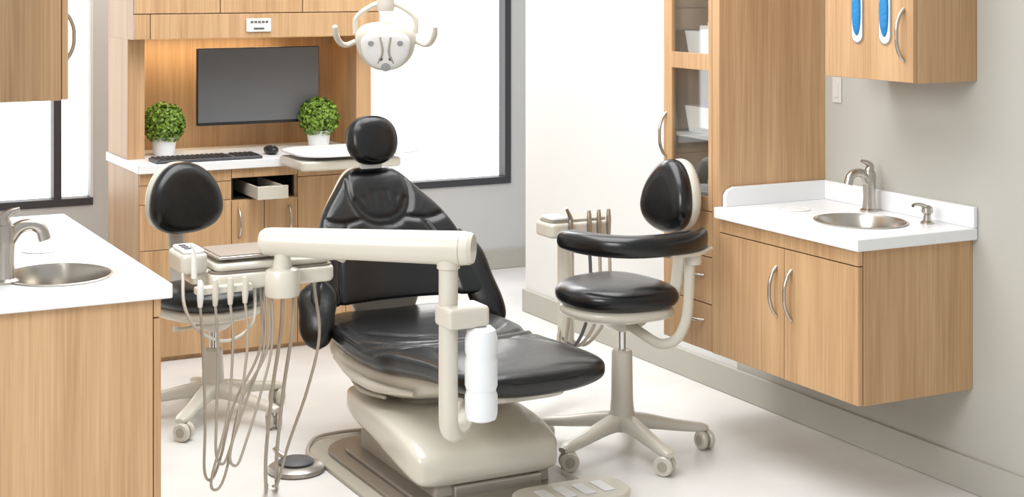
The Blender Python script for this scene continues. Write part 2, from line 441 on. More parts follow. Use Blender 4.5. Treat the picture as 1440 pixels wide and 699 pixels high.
box('gap', 0.913, 0.916, 4.525, 5.395, 1.376, 2.095, EDGE, g)
box('door_0', 0.916, 0.934, 4.522, 4.958, 1.375, 2.098, WOOD, g, 0.0015)
box('door_1', 0.916, 0.934, 4.962, 5.398, 1.375, 2.098, WOOD, g, 0.0015)
handle('door_handle', (0.934, 4.60, 1.475), (0.934, 4.60, 1.625), (0.032, 0, 0), g)

# ---------------------------------------------------------------- back workstation
g = G('hutch_workstation_cabinet', (2.34, 7.2, 0))
BX0, BX1 = 1.746, 2.94; BY0, BY1 = 6.95, 7.55; RX1 = 2.472
box('base_side_left', BX0, BX0 + 0.02, BY0 + 0.02, BY1, 0.0, ZC0, WOOD, g, 0.001)
box('base_side_right', BX1 - 0.02, BX1, BY0 + 0.02, BY1, 0.0, ZC0, WOOD, g, 0.001)
box('base_core', BX0 + 0.02, 2.17, BY0 + 0.02, BY1, 0.0, ZC0, WOOD, g)
box('base_core_right', RX1, BX1 - 0.02, BY0 + 0.02, BY1, 0.0, ZC0, WOOD, g)
box('base_core_low', 2.17, RX1, BY0 + 0.02, BY1, 0.0, 0.70, WOOD, g)
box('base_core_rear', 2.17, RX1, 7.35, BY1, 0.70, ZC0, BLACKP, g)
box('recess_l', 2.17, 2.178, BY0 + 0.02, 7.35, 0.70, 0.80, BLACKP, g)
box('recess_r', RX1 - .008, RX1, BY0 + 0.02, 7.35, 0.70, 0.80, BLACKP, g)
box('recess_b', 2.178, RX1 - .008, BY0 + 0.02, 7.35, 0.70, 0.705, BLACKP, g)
box('front_gap', BX0 + 0.02, 2.165, BY0 + 0.0185, BY0 + 0.0205, 0.02, ZC0 - 0.001, EDGE, g)
box('front_gap_r', 2.17, BX1 - 0.02, BY0 + 0.0185, BY0 + 0.0205, 0.02, 0.695, EDGE, g)
def front(nm, x0, x1, z0, z1): box(nm, x0 + 0.0015, x1 - 0.0015, BY0, BY0 + 0.018, z0 + 0.0015, z1 - 0.0015, WOOD, g, 0.0015)
front('drawer_a', BX0, 2.165, 0.79, ZC0); front('drawer_b', BX0, 2.165, 0.705, 0.79)
front('drawer_c', BX0, 2.165, 0.50, 0.705); front('drawer_d', BX0, 2.165, 0.27, 0.50); front('drawer_e', BX0, 2.165, 0.02, 0.27)
front('rail', 2.165, RX1 + .01, 0.80, ZC0)
front('door_a', 2.165, 2.32, 0.02, 0.70); front('door_b', 2.32, RX1 + .01, 0.02, 0.70)
front('door_c', RX1 + .01, BX1, 0.79, ZC0); front('door_d', RX1 + .01, 2.72, 0.02, 0.79); front('door_e', 2.72, BX1, 0.02, 0.79)
handle('handle_a', (2.20, BY0, 0.53), (2.20, BY0, 0.66), (0, -0.03, 0), g)
handle('handle_b', (2.44, BY0, 0.53), (2.44, BY0, 0.66), (0, -0.03, 0), g)
px0, px1 = 2.24, 2.385
box('pullout_front', px0, px1, 6.80, 6.815, 0.715, 0.775, BEIGE, g, 0.003)
box('pullout_side', px0 + .005, px0 + .017, 6.815, 7.2, 0.715, 0.77, BEIGE, g, 0.002)
box('pullout_side_r', px1 - .017, px1 - .005, 6.815, 7.2, 0.715, 0.77, BEIGE, g, 0.002)
box('pullout_floor', px0 + .017, px1 - .017, 6.815, 7.2, 0.715, 0.722, BEIGE, g)
prism('counter', rrect(BX0 - 0.012, BX1 + 0.012, BY0 - 0.02, BY1, 0.006), ZC0, ZC1, WHITE, g, 0.003)
HY0 = 7.17
box('hutch_left', BX0, BX0 + 0.078, HY0, BY1, ZC1, 1.434, WOOD, g, 0.0015)
box('hutch_right', BX1 - 0.078, BX1, HY0, BY1, ZC1, 1.434, WOOD, g, 0.0015)
box('hutch_back', BX0 + 0.078, BX1 - 0.078, BY1 - 0.02, BY1, ZC1, 1.434, WOOD, g)
box('upper_box', BX0, BX1, 7.07, BY1, 1.434, 2.2, WOOD, g, 0.001)
box('upper_gap', BX0 + 0.002, BX1 - 0.002, 7.067, 7.071, 1.437, 2.198, EDGE, g)
box('valance', BX0 + 0.075, BX1 - 0.004, 7.05, 7.067, 1.436, 1.548, WOOD, g, 0.0015)
box('valance_end', BX0, BX0 + 0.072, 7.05, 7.067, 1.436, 1.548, WOOD, g, 0.0015)
for i in range(3):
    w = (BX1 - BX0) / 3
    box('upper_door_%d' % i, BX0 + i * w + 0.002, BX0 + (i + 1) * w - 0.002, 7.05, 7.067, 1.552, 2.198, WOOD, g, 0.0015)
box('control_panel', 2.265, 2.385, 7.040, 7.05, 1.462, 1.525, WPLAS, g, 0.006)
for i in range(5): box('panel_button_%d' % i, 2.285 + i * 0.018, 2.297 + i * 0.018, 7.036, 7.0405, 1.505, 1.513, GREYP, g)
box('panel_slot', 2.30, 2.35, 7.036, 7.0405, 1.475, 1.482, GREYP, g)
box('task_light_bar', BX0 + 0.12, BX1 - 0.12, 7.40, 7.43, 1.42, 1.433, LED, g)
box('outlet_cover', 2.70, 2.745, 7.522, 7.53, 1.10, 1.22, YEL, g, 0.002)
g = G('swing_out_work_surface', (2.65, 6.75, 0.9))
prism('white_top', rrect(2.385, 2.98, 6.58, 7.0, 0.13, 12), 0.915, 0.926, WPLAS, g, 0.004)
prism('beige_tray', rrect(2.38, 2.86, 6.60, 6.93, 0.03, 6), 0.855, 0.898, BEIGE, g, 0.01)
tube('pivot', [(2.6, 6.80, 0.89), (2.6, 6.80, 0.918)], 0.06, BEIGE, g, smoothpath=False)
tube('pivot_foot', [(2.6, 6.97, 0.886), (2.6, 6.97, 0.918)], 0.03, BEIGE, g, smoothpath=False)

g = G('computer_monitor', (2.41, 7.34, 1.0))
box('bezel', 2.110, 2.722, 7.31, 7.335, 1.01, 1.378, BLACKP, g, 0.004)
box('screen', 2.114, 2.718, 7.3085, 7.312, 1.024, 1.374, SCREEN, g)
box('rear_housing', 2.25, 2.57, 7.335, 7.37, 1.08, 1.3, BLACKP, g, 0.012)
box('wall_mount', 2.36, 2.46, 7.37, 7.53, 1.15, 1.23, BLACKP, g)
box('chin_strip', 2.110, 2.722, 7.3075, 7.312, 1.01, 1.022, BLACKP, g, 0.001)
g = G('computer_keyboard', (2.065, 7.0, ZC1), 0.0, True)
prism('base', rrect(-0.245, 0.245, -0.065, 0.095, 0.012), 0.001, 0.014, GREYP, g, 0.003)
V = []; F = []
for r in range(5):
    for c in range(21):
        if c in (15,): continue
        x = -0.237 + c * 0.0227; y = -0.056 + r * 0.029; b = len(V)
        for zz, s in ((0.014, 0.0), (0.020, 0.002)):
            V += [(x + s, y + s, zz), (x + 0.018 - s, y + s, zz), (x + 0.018 - s, y + 0.022 - s, zz), (x + s, y + 0.022 - s, zz)]
        F += [(b + 4, b + 5, b + 6, b + 7)] + [(b + i, b + (i + 1) % 4, b + 4 + (i + 1) % 4, b + 4 + i) for i in range(4)]
mk('keys', V, F, BLACKP, g)
g = G('computer_mouse', (2.40, 7.09, ZC1), 0.0, True)
pillow('shell', lambda t: (0.032 * math.cos(t), 0.055 * math.sin(t)), 0.02, BLACKP, g, Matrix.Translation((0, 0, 0.0205)), e=0.8)
lathe('wheel', [(0, -0.004), (0.007, -0.004), (0.007, 0.004), (0, 0.004)], (0, -0.02, 0.038), GREYP, g, n=16, M=Matrix.Rotation(math.pi / 2, 3, 'Y'))
def plant(x, y, R=0.092):
    g = G('potted_boxwood_plant', (x, y, ZC1), 0.0, True)
    lathe('pot', [(0, 0.0), (0.045, 0.0), (0.05, 0.01), (0.058, 0.075), (0.062, 0.078), (0.062, 0.085), (0.054, 0.085), (0.052, 0.07), (0, 0.07)], (0, 0, 0), WPLAS, g)
    cz = 0.078 + R * 0.75
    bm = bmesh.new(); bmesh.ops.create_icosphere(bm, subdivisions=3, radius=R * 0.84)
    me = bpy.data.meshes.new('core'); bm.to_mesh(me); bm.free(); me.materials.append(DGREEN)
    o = bpy.data.objects.new('foliage_core', me); scene.collection.objects.link(o); o.parent = g.e; o.location = (0, 0, cz)
    V = []; F = []
    for i in range(2000):
        d = Vector((random.gauss(0, 1), random.gauss(0, 1), random.gauss(0, 1))).normalized()
        p = d * R * random.uniform(0.84, 1.10) + Vector((0, 0, cz))
        nrm = (d + Vector((random.uniform(-.7, .7), random.uniform(-.7, .7), random.uniform(-.7, .7)))).normalized()
        a = nrm.orthogonal().normalized(); a = Matrix.Rotation(random.uniform(0, 6.28), 3, nrm) @ a; b = nrm.cross(a)
        s = R * random.uniform(0.06, 0.09); k = len(V)
        V += [p + a * s * 1.5, p + b * s + nrm * s * .3, p - a * s * 1.3, p - b * s + nrm * s * .3]; F.append((k, k + 1, k + 2, k + 3))
    me = bpy.data.meshes.new('leaves'); me.from_pydata([tuple(v) for v in V], [], F); me.materials.append(GREEN)
    o = bpy.data.objects.new('leaves', me); scene.collection.objects.link(o); o.parent = g.e
plant(1.945, 7.29); plant(2.70, 7.26)

# ---------------------------------------------------------------- dental chair
CX = 2.37
g = G('dental_patient_chair', (CX, 5.0, 0))
def srow(y, w, z, t, x=0): return ((CX + x, y, z), (w, 0, 0), (0, 0, t), (0, 0, 0.014))
seat_seams = [poly2([(-.33, 5.10), (-.26, 5.00), (-.15, 4.945), (0, 4.93), (.15, 4.945), (.26, 5.00), (.33, 5.10)]),
              poly2([(-.33, 5.02), (-.25, 4.92), (-.14, 4.875), (0, 4.865), (.14, 4.875), (.25, 4.92), (.33, 5.02)])]
wrk = [poly2([(.12, 4.86), (.18, 4.78), (.2, 4.66)]), poly2([(-.14, 4.86), (-.19, 4.76), (-.2, 4.64)]), poly2([(.05, 5.02), (.18, 5.06), (.27, 5.15)]),
       poly2([(-.05, 5.03), (-.16, 5.07), (-.25, 5.17)]), poly2([(.20, 4.84), (.235, 4.72), (.24, 4.6)]), poly2([(.02, 5.09), (.14, 5.13), (.24, 5.24)])]
def sdisp(p, s):
    if s > 0.2:
        x, y = p.x - CX, p.y
        d = min(segdist(x, y, q) for q in seat_seams); dw = min(segdist(x, y, q) for q in wrk)
        p = p - Vector((0, 0, 1)) * (0.012 * math.exp(-(d / .014) ** 2) + .005 * math.exp(-(dw / .012) ** 2))
    return p
loft('seat_cushion', [srow(5.64, .12, .405, .015), srow(5.62, .22, .405, .035), srow(5.5, .29, .405, .05), srow(5.25, .325, .40, .06), srow(5.0, .318, .398, .062),
      srow(4.86, .29, .41, .06), srow(4.65, .272, .43, .056), srow(4.48, .268, .437, .052), srow(4.39, .245, .44, .045), srow(4.35, .20, .44, .03), srow(4.335, .12, .44, .01)], LEATHER, g, n=150, k=14, e=0.62, disp=sdisp)
rows = [(0.965, .06, .012, 5.785), (0.955, .095, .028, 5.78), (0.93, .13, .04, 5.77), (0.88, .178, .045, 5.745), (0.82, .235, .05, 5.715), (0.76, .275, .052, 5.685), (0.68, .31, .052, 5.645), (0.60, .345, .05, 5.605), (0.53, .365, .045, 5.57), (0.505, .34, .03, 5.555), (0.497, .30, .01, 5.55)]
bs = [[(-.12, .93), (-.125, .88), (-.115, .83), (-.085, .785), (-.04, .762), (0, .755), (.04, .762), (.085, .785), (.115, .83), (.125, .88), (.12, .93)],
      [(-.105, .85), (-.078, .808), (-.04, .785), (0, .778), (.04, .785), (.078, .808), (.105, .85)],
      [(-.27, .80), (-.18, .775), (-.085, .785)], [(.27, .80), (.18, .775), (.085, .785)],
      [(-.16, .77), (-.20, .70), (-.225, .60), (-.24, .50)], [(.16, .77), (.20, .70), (.225, .60), (.24, .50)]]
bsp = [poly2(q) for q in bs]
bwr = [poly2(q) for q in ([(-.03, .80), (-.035, .84), (-.03, .88)], [(.03, .80), (.035, .84), (.03, .88)], [(0, .80), (0, .85)], [(-.06, .82), (-.07, .86)], [(.06, .82), (.07, .86)],
                          [(-.03, .74), (-.05, .70), (-.10, .66)], [(.03, .74), (.05, .70), (.10, .66)], [(-.09, .76), (-.12, .72)], [(.09, .76), (.12, .72)])]
def bdisp(p, s):
    if s < -0.1:
        x, z = p.x - CX, p.z
        d = min(segdist(x, z, q) for q in bsp); dw = min(segdist(x, z, q) for q in bwr)
        p = p + Vector((0, 1, .2)) * (0.011 * math.exp(-(d / .010) ** 2) + .004 * math.exp(-(dw / .008) ** 2))
    return p
loft('back_cushion', [((CX, y, z), (w, 0, 0), (0, t, 0.25 * t), (0, -0.8 * w * w, 0)) for z, w, t, y in rows], LEATHER, g, n=190, k=10, e=0.6, disp=bdisp)
loft('back_shell', [((CX, y + 0.045, z), (w * .93, 0, 0), (0, t * .7, 0.2 * t), (0, -0.75 * w * w, 0)) for z, w, t, y in rows], BEIGE, g, n=40, k=4, e=0.6)
for s, nm in ((-1, 'arm_wing_left'), (1, 'arm_wing_right')):
    loft(nm, [((CX + s * .27, 5.60, .70), (.03 * s, 0, .03), (.012, .012, 0)),
              ((CX + s * .30, 5.55, .64), (.06 * s, -.02, .02), (.018, .018, 0)),
              ((CX + s * .325, 5.50, .56), (.055, -.03 , 0), (.02, .02, 0)),
              ((CX + s * .345, 5.46, .48), (.055, -.035, 0), (.02, .022, 0)),
              ((CX + s * .355, 5.44, .42), (.05, -.035, 0), (.02, .02, 0)),
              ((CX + s * .355, 5.43, .38), (.035, -.02, 0), (.014, .014, 0)),
              ((CX + s * .355, 5.43, .36), (.01, -.005, 0), (.004, .004, 0))], LEATHER, g, n=24, k=5, e=0.8)
M = frame((CX, 5.775, 1.075), (0, -1, 0.28), (1, 0, 0))
pillow('headrest_cushion', lambda t: (0.106 * sgnpow(math.cos(t), .85), 0.098 * sgnpow(math.sin(t), .85)), 0.048, LEATHER, g, M, e=0.5)
tube('headrest_seam', [M @ Vector((0.096 * math.cos(a), 0.090 * math.sin(a), 0.030)) for a in [2 * math.pi * i / 24 for i in range(25)]], 0.002, SEAM, g, n=6, k=2)
M2 = frame((CX, 5.83, 1.06), (0, -1, 0.28), (1, 0, 0))
pillow('headrest_shell', sup(0.07, 0.08), 0.03, BEIGE, g, M2)
box('headrest_bar', CX - 0.035, CX + 0.035, 5.805, 5.825, 0.90, 1.05, CHROME, g, 0.004)
box('headrest_bar_cover', CX - 0.045, CX + 0.045, 5.775, 5.80, 0.955, 0.985, WPLAS, g, 0.004)
loft('back_bracket', [((CX, 5.60, .34), (.10, 0, 0), (0, .03, 0)), ((CX, 5.64, .42), (.12, 0, 0), (0, .03, 0)), ((CX, 5.66, .52), (.15, 0, 0), (0, .03, 0)), ((CX, 5.72, .66), (.10, 0, 0), (0, .02, 0))], BEIGE, g, e=.6)
def prow(y, w, z, t, x=0): return ((CX + x, y, z), (w, 0, 0), (0, 0, t))
loft('seat_pan', [prow(5.66, .10, .36, .02), prow(5.62, .22, .35, .035), prow(5.45, .29, .335, .05), prow(5.15, .305, .325, .06), prow(4.95, .27, .33, .06), prow(4.80, .18, .35, .045), prow(4.70, .10, .37, .03)], BEIGE, g, e=.55)
tube('pan_trim_left', [(CX - .285, 5.42, .325), (CX - .308, 5.2, .315), (CX - .30, 5.0, .315), (CX - .23, 4.84, .32)], [.012, .018, .018, .01], BEIGE, g)
tube('pan_trim_lever', [(CX - .30, 5.25, .30), (CX - .315, 5.1, .285), (CX - .29, 4.95, .29)], [.006, .009, .006], BEIGE2, g)
loft('legrest_support', [prow(4.9, .12, .34, .03), prow(4.7, .16, .36, .028), prow(4.50, .15, .375, .022), prow(4.43, .10, .385, .012)], BEIGE, g, e=.5)
LX = -0.065
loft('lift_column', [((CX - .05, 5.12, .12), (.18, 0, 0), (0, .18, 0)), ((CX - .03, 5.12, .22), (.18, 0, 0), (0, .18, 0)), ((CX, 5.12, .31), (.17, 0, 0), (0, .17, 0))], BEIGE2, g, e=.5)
loft('lift_arm_cover', [prow(5.36, .12, .21, .02, LX), prow(5.33, .21, .208, .035, LX), prow(5.2, .25, .203, .05, LX), prow(5.0, .257, .19, .062, LX), prow(4.85, .262, .175, .070, LX), prow(4.72, .265, .158, .072, LX), prow(4.64, .262, .142, .064, LX), prow(4.60, .245, .13, .05, LX), prow(4.585, .18, .122, .02, LX)], BEIGE, g, n=64, e=.34)
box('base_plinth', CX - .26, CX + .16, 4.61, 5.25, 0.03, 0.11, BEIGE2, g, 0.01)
box('plinth_panel', CX - .20, CX + .12, 4.585, 4.61, 0.034, 0.078, SILVER, g, 0.006)
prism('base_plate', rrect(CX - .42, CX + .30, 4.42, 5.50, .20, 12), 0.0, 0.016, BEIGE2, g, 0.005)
prism('base_plate_mid', rrect(CX - .37, CX + .26, 4.46, 5.42, .17, 12), 0.016, 0.030, TAUPE, g, 0.004)
prism('base_plate_upper', rrect(CX - .32, CX + .22, 4.50, 5.36, .14, 12), 0.030, 0.044, TAUPE, g, 0.004)
prism('toe_plate', rrect(CX - .04, CX + .36, 4.36, 4.56, .08, 10), 0.018, 0.05, BEIGE, g, 0.012)
for i in range(4): box('toe_tread_%d' % i, CX + .04 + i * .07, CX + .08 + i * .07, 4.40, 4.50, .05, .054, WPLAS, g, .002)
lathe('side_mount', [(0, -.03), (.05, -.03), (.055, -.02), (.055, .02), (.045, .03), (0, .03)], (2.21, 4.56, .345), BEIGE, g)
tube('side_mount_post', [(2.21, 4.56, .35), (2.28, 4.80, .345)], .028, BEIGE2, g, smoothpath=False)

# ---------------------------------------------------------------- delivery system
g = G('dental_delivery_unit', (1.75, 4.4, 0.35))
PX, PY = 1.952, 4.17
tube('support_post', [(PX, PY, .90), (PX, PY, .75), (PX, PY, .6), (PX, PY, .47), (PX + .012, PY + .02, .40), (PX + .055, PY + .07, .362), (PX + .12, PY + .16, .352), (PX + .20, PY + .29, .35), (PX + .25, PY + .38, .35)], .0285, BEIGE, g, n=20)
tube('post_upper', [(PX, PY, .76), (PX, PY, .91)], .026, BEIGE, g, n=20, smoothpath=False)
box('bottle_bracket', PX - .033, PX + .100, PY - .075, PY + .03, .703, .765, BEIGE, g, .012)
lathe('post_collar', [(0, 0), (.034, 0), (.034, .02), (.03, .025), (0, .025)], (PX, PY, .87), BEIGE, g)
bx, by = 2.032, 4.115
lathe('water_bottle', [(0, .425), (.028, .425), (.044, .432), (.048, .45), (.048, .50), (.043, .515), (.048, .53), (.048, .60), (.044, .615), (.048, .63), (.048, .665), (.042, .69), (.03, .70), (0, .70)], (bx, by, 0.003), BOTTLE, g)
A = Vector((2.005, 4.137, .928)); Bv = Vector((1.515, 4.53, .928))
dirv = (Bv - A).normalized()
tube('flex_arm', [A, A + dirv * .02, Bv - dirv * .02, Bv], [.047, .050, .0425, .040], BEIGE, g, n=32, smoothpath=False)
tube('arm_end_cap', [A - dirv * .012, A], [.042, .0485], BEIGE, g, n=32, smoothpath=False)
tube('arm_end_ring', [A + dirv * .024, A + dirv * .027], .0505, BEIGE2, g, n=32, smoothpath=False)
tube('arm_end_cap_l', [Bv, Bv + dirv * .012], [.0395, .032], BEIGE, g, n=32, smoothpath=False)
HX, HY = 1.555, 4.49
lathe('head_pivot', [(0, .77), (.05, .77), (.053, .78), (.053, .84), (.048, .848), (.03, .853), (.024, .885), (.022, .915), (0, .915)], (HX, HY, 0), BEIGE, g)
prism('head_body', rrect(1.345, 1.73, 4.50, 4.70, .03, 6), .795, .845, BEIGE, g, .012)
prism('head_top', rrect(1.36, 1.72, 4.515, 4.70, .03, 6), .848, .872, BEIGE, g, .010)
prism('head_gap', rrect(1.35, 1.725, 4.505, 4.698, .03, 6), .844, .849, TAUPE, g)
prism('tray_rim', rrect(1.37, 1.60, 4.53, 4.74, .015, 5), .882, .891, STEEL, g, .003)
prism('tray_pad', rrect(1.38, 1.59, 4.54, 4.73, .012, 5), .8915, .893, SILVER, g)
prism('tray_riser', rrect(1.42, 1.55, 4.56, 4.69, .015, 5), .871, .884, BEIGE2, g)
prism('control_pad', rrect(1.265, 1.345, 4.54, 4.70, .02, 6), .845, .905, BEIGE, g, .012)
prism('control_face', rrect(1.273, 1.337, 4.55, 4.68, .012, 5), .905, .916, WPLAS, g, .004)
for i in range(3): prism('key_%d' % i, rrect(1.283, 1.303, 4.57 + .03 * i, 4.59 + .03 * i, .004, 4), .916, .919, GREYP, g)
prism('pad_neck', rrect(1.30, 1.37, 4.56, 4.66, .02, 6), .81, .85, BEIGE, g, .008)
tube('end_handle', [(1.72, 4.60, .85), (1.755, 4.58, .858), (1.775, 4.55, .85)], [.015, .013, .012], BEIGE, g)
box('holder_bar', 1.29, 1.46, 4.475, 4.51, .795, .818, BEIGE, g, .006)
for i, x in enumerate((1.30, 1.345, 1.39, 1.435)):
    tube('handpiece_%d' % i, [(x, 4.475, .762), (x, 4.473, .79), (x, 4.47, .825), (x - .003, 4.468, .84)], [.007, .010, .0095, .006], (WPLAS, BEIGE, BEIGE, BEIGE)[i], g, n=12)
    b = (.30, .34, .27, .33)[i]
    bxx = (1.325, 1.36, 1.345, 1.40)[i]
    tube('handpiece_hose_%d' % i, [(x, 4.475, .77), (x + .002, 4.455, .65), (x + .002 - .012 * i, 4.43, .45), (bxx - .025, 4.43, b), (bxx, 4.44, b - .03), (bxx + .03, 4.45, b + .03), (bxx + .075, 4.47, .47), (1.49 + .012 * i, 4.50, .62), (1.50 + .012 * i, 4.53, .80)], .0042, HOSE, g, n=8)
tube('syringe_tip', [(1.295, 4.52, .84), (1.292, 4.51, .90), (1.285, 4.50, .93), (1.272, 4.49, .945)], [.009, .008, .004, .003], WPLAS, g, n=10)
tube('vacuum_hose_small', [(1.27, 4.55, .85), (1.262, 4.50, .76), (1.30, 4.47, .69), (1.38, 4.46, .66), (1.46, 4.48, .70), (1.48, 4.52, .80)], .005, BEIGE, g, n=8)
for i, (x, y) in enumerate(((1.575, 4.54), (1.615, 4.55))):
    tube('umbilical_%d' % i, [(x, y, .80), (x, y + .02, .65), (x + .0, y + .1, .45), (x + .04, y + .28, .2), (x + .10, y + .46, .03), (x + .13, y + .54, .012)], .0062, HOSE, g, n=8)
tube('umbilical_loop', [(1.69, 4.6, .80), (1.70, 4.6, .74), (1.72, 4.62, .6), (1.71, 4.7, .42), (1.69, 4.82, .22), (1.70, 4.95, .06), (1.72, 5.06, .012)], .005, HOSE, g, n=8)

g = G('foot_control_pedal', (1.855, 5.21, 0), 0, True)
lathe('disc_base', [(0, 0), (.095, 0), (.10, .006), (.098, .018), (.085, .026), (.05, .03), (0, .03)], (0, 0, 0), SILVER, g)
lathe('disc_top', [(0, .03), (.06, .03), (.062, .036), (.05, .044), (0, .046)], (0, 0, 0), GREYP, g)
tube('lever', [(-.03, .03, .045), (-.05, .05, .06), (-.06, .06, .075)], .01, STEEL, g)
tube('tubing', [(0.08, .02, .02), (0.10, .16, .012), (.18, .30, .012), (.28, .33, .012), (.38, .26, .03)], .007, HOSE, g, n=8)

# ---------------------------------------------------------------- assistant instrument unit
g = G('assistant_instrument_arm', (3.05, 5.5, 0))
AX, AY = 3.125, 5.52
tube('post', [(AX - .02, AY, .20), (AX - .02, AY, .70)], .034, BEIGE, g, n=20, smoothpath=False)
prism('holder_body', rrect(AX - .14, AX + .14, AY - .09, AY + .05, .03, 6), .685, .745, BEIGE, g, .012)
prism('holder_top', rrect(AX - .13, AX + .13, AY - .08, AY + .04, .03, 6), .745, .757, BEIGE2, g, .004)
prism('keypad', rrect(AX - .13, AX - .05, AY - .085, AY + .02, .02, 6), .757, .768, WPLAS, g, .004)
for i, x in enumerate((-.055, .03, .075, .12)):
    tube('suction_tip_%d' % i, [(AX + x, AY - .10, .67), (AX + x, AY - .10, .74), (AX + x, AY - .10, .765), (AX + x - .004 * (i == 0) * 5, AY - .10, .79 + (.015 if i == 0 else 0))], [.008, .011, .010, .007], STEEL, g, n=12)
    tube('suction_hose_%d' % i, [(AX + x, AY - .10, .67), (AX + x + .0, AY - .11, .52), (AX + x - .01, AY - .10, .36), (AX + x * .6 - .03, AY - .06, .25), (AX + x * .3 - .05, AY - .02, .27), (AX - .04, AY, .33)], .007, (HOSE, GREYP, HOSE, HOSE)[i], g, n=8)
tube('lower_arm', [(AX - .02, AY, .23), (AX - .02, AY, .19), (AX - .06, AY - .02, .16), (AX - .2, AY - .1, .15), (AX - .35, AY - .22, .15), (AX - .55, AY - .33, .16)], .032, BEIGE, g, n=18)

# ---------------------------------------------------------------- stools
def stool(name, x, y, rot, zs, assistant):
    g = G(name, (x, y, 0), rot, True)
    a0 = {True: 0.23, False: 0.31}[assistant]
    for i in range(5):
        a = a0 + i * 2 * math.pi / 5; dx, dy = math.cos(a), math.sin(a); px, py = -dy, dx
        loft('leg_%d' % i, [((dx * .02, dy * .02, .115), (px * .036, py * .036, 0), (0, 0, .032)),
                            ((dx * .10, dy * .10, .108), (px * .030, py * .030, 0), (0, 0, .026)),
                            ((dx * .20, dy * .20, .090), (px * .026, py * .026, 0), (0, 0, .020)),
                            ((dx * .29, dy * .29, .078), (px * .025, py * .025, 0), (0, 0, .016)),
                            ((dx * .32, dy * .32, .075), (px * .016, py * .016, 0), (0, 0, .009))], BEIGE, g, n=20, k=4, e=.7)
        cx, cy = dx * .302, dy * .302
        ca = a + 0.9 + i * 1.3
        wx, wy = math.cos(ca), math.sin(ca)
        M = frame((0, 0, 0), (wx, wy, 0), (0, 0, 1)).to_3x3()
        off = Vector((-wy, wx, 0)) * .012
        for s in (-1, 1):
            lathe('caster_wheel_%d_%d' % (i, s), [(0, -.010), (.030, -.010), (.0345, -.005), (.0345, .005), (.030, .010), (0.012, .0105), (0, .008)], (cx + off.x + s * wx * .016, cy + off.y + s * wy * .016, .0348), BEIGE, g, n=24, M=M)
            lathe('caster_disc_%d_%d' % (i, s), [(0, -.0115), (.018, -.0115), (.018, .0115), (0, .0115)], (cx + off.x + s * wx * .016, cy + off.y + s * wy * .016, .0348), BEIGE2, g, n=24, M=M)
        lathe('caster_hood_%d' % i, [(0, -.005), (.024, -.005), (.026, 0), (.024, .005), (0, .005)], (cx + off.x, cy + off.y, .040), BEIGE2, g, n=24, M=M)
        tube('caster_stem_%d' % i, [(cx, cy, .045), (cx, cy, .075)], .009, CHROME, g, n=10, smoothpath=False)
    lathe('hub', [(0, .085), (.05, .085), (.055, .095), (.052, .13), (.044, .15), (.040, .20), (.0375, zs - .235), (.032, zs - .228), (0, zs - .228)], (0, 0, 0), BEIGE, g)
    tube('gas_piston', [(0, 0, zs - .24), (0, 0, zs - .12)], .014, CHROME, g, smoothpath=False)
    sf = .042 if assistant else 0
    loft('tilt_mechanism', [((-.10, 0, zs - .125), (0, .03, 0), (0, 0, .012)), ((-.05, 0, zs - .13), (0, .045, 0), (0, 0, .025)), ((.03, 0, zs - .13), (0, .045, 0), (0, 0, .028)), ((.09, 0, zs - .11), (0, .04, 0), (0, 0, .01))], BEIGE, g, e=.6)
    tube('seat_lever', [(.02, -.03, zs - .12), (.03, -.14, zs - .125), (.03, -.19, zs - .12)], [.006, .006, .010], BEIGE, g)
    ol = lambda t: (0.202 * sgnpow(math.cos(t), .75), (0.215 - 0.045 * math.cos(t)) * sgnpow(math.sin(t), .8))
    pillow('seat_shell', lambda t: tuple(v * .93 for v in ol(t)), .035, BEIGE, g, Matrix.Translation((sf, 0, zs - .072)), e=.5)
    pillow('seat_cushion', ol, .050, LEATHER, g, Matrix.Translation((sf, 0, zs - .018)), e=.42)
    zb = zs + (.312 if assistant else .335)
    bxp = -.230 if assistant else -.235
    tilt = .12
    if assistant: ob = lambda t: ((0.128 - .034 * math.sin(t)) * sgnpow(math.cos(t), .95), 0.135 * sgnpow(math.sin(t), .95))
    else: ob = lambda t: ((0.158 - .034 * math.sin(t)) * sgnpow(math.cos(t), .85), 0.142 * sgnpow(math.sin(t), .9))
    Mb = frame((bxp + .01, 0, zb), (1, 0, tilt), (0, 1, 0))
    Ms = frame((bxp - .030, 0, zb + .002), (1, 0, tilt), (0, 1, 0))
    pillow('back_cushion', ob, .050, LEATHER, g, Mb, e=.5, bow=1.0)
    pillow('back_shell', lambda t: tuple(v * .98 for v in ob(t)), .045, BEIGE, g, Ms, e=.5, bow=1.0)
    tube('back_seam', [Mb @ Vector((0, y_, .0505)) for y_ in (-.12, -.06, 0, .06, .12)], .0012, SEAM, g, n=6) if False else None
    if assistant:
        loft('back_stem', [((bxp - .04, 0, zb - .10), (0, .03, 0), (.014, 0, 0)), ((bxp - .03, 0, zs + .05), (0, .03, 0), (.012, 0, 0)), ((bxp + .0, 0, zs - .07), (0, .03, 0), (.012, 0, 0)), ((bxp + .09, 0, zs - .12), (0, .03, 0), (.01, 0, .008)), ((-.06, 0, zs - .125), (0, .03, 0), (0, 0, .01))], BEIGE, g, e=.7)
        zz = zs + .192
        loft('torso_support_pad', [(p, n_, (0, 0, h)) for p, n_, h in zip(
            [(-.215, .215, zz), (-.19, .235, zz), (-.10, .275, zz), (.02, .285, zz), (.13, .26, zz), (.20, .19, zz), (.235, .09, zz), (.24, .0, zz), (.235, -.03, zz)],
            [(.004, .01, 0), (.015, .035, 0), (.01, .042, 0), (0, .045, 0), (.02, .04, 0), (.035, .03, 0), (.042, .015, 0), (.042, 0, 0), (.012, 0, 0)],
            [.012, .034, .038, .038, .038, .038, .038, .034, .01])], LEATHER, g, n=24, k=5, e=.75)
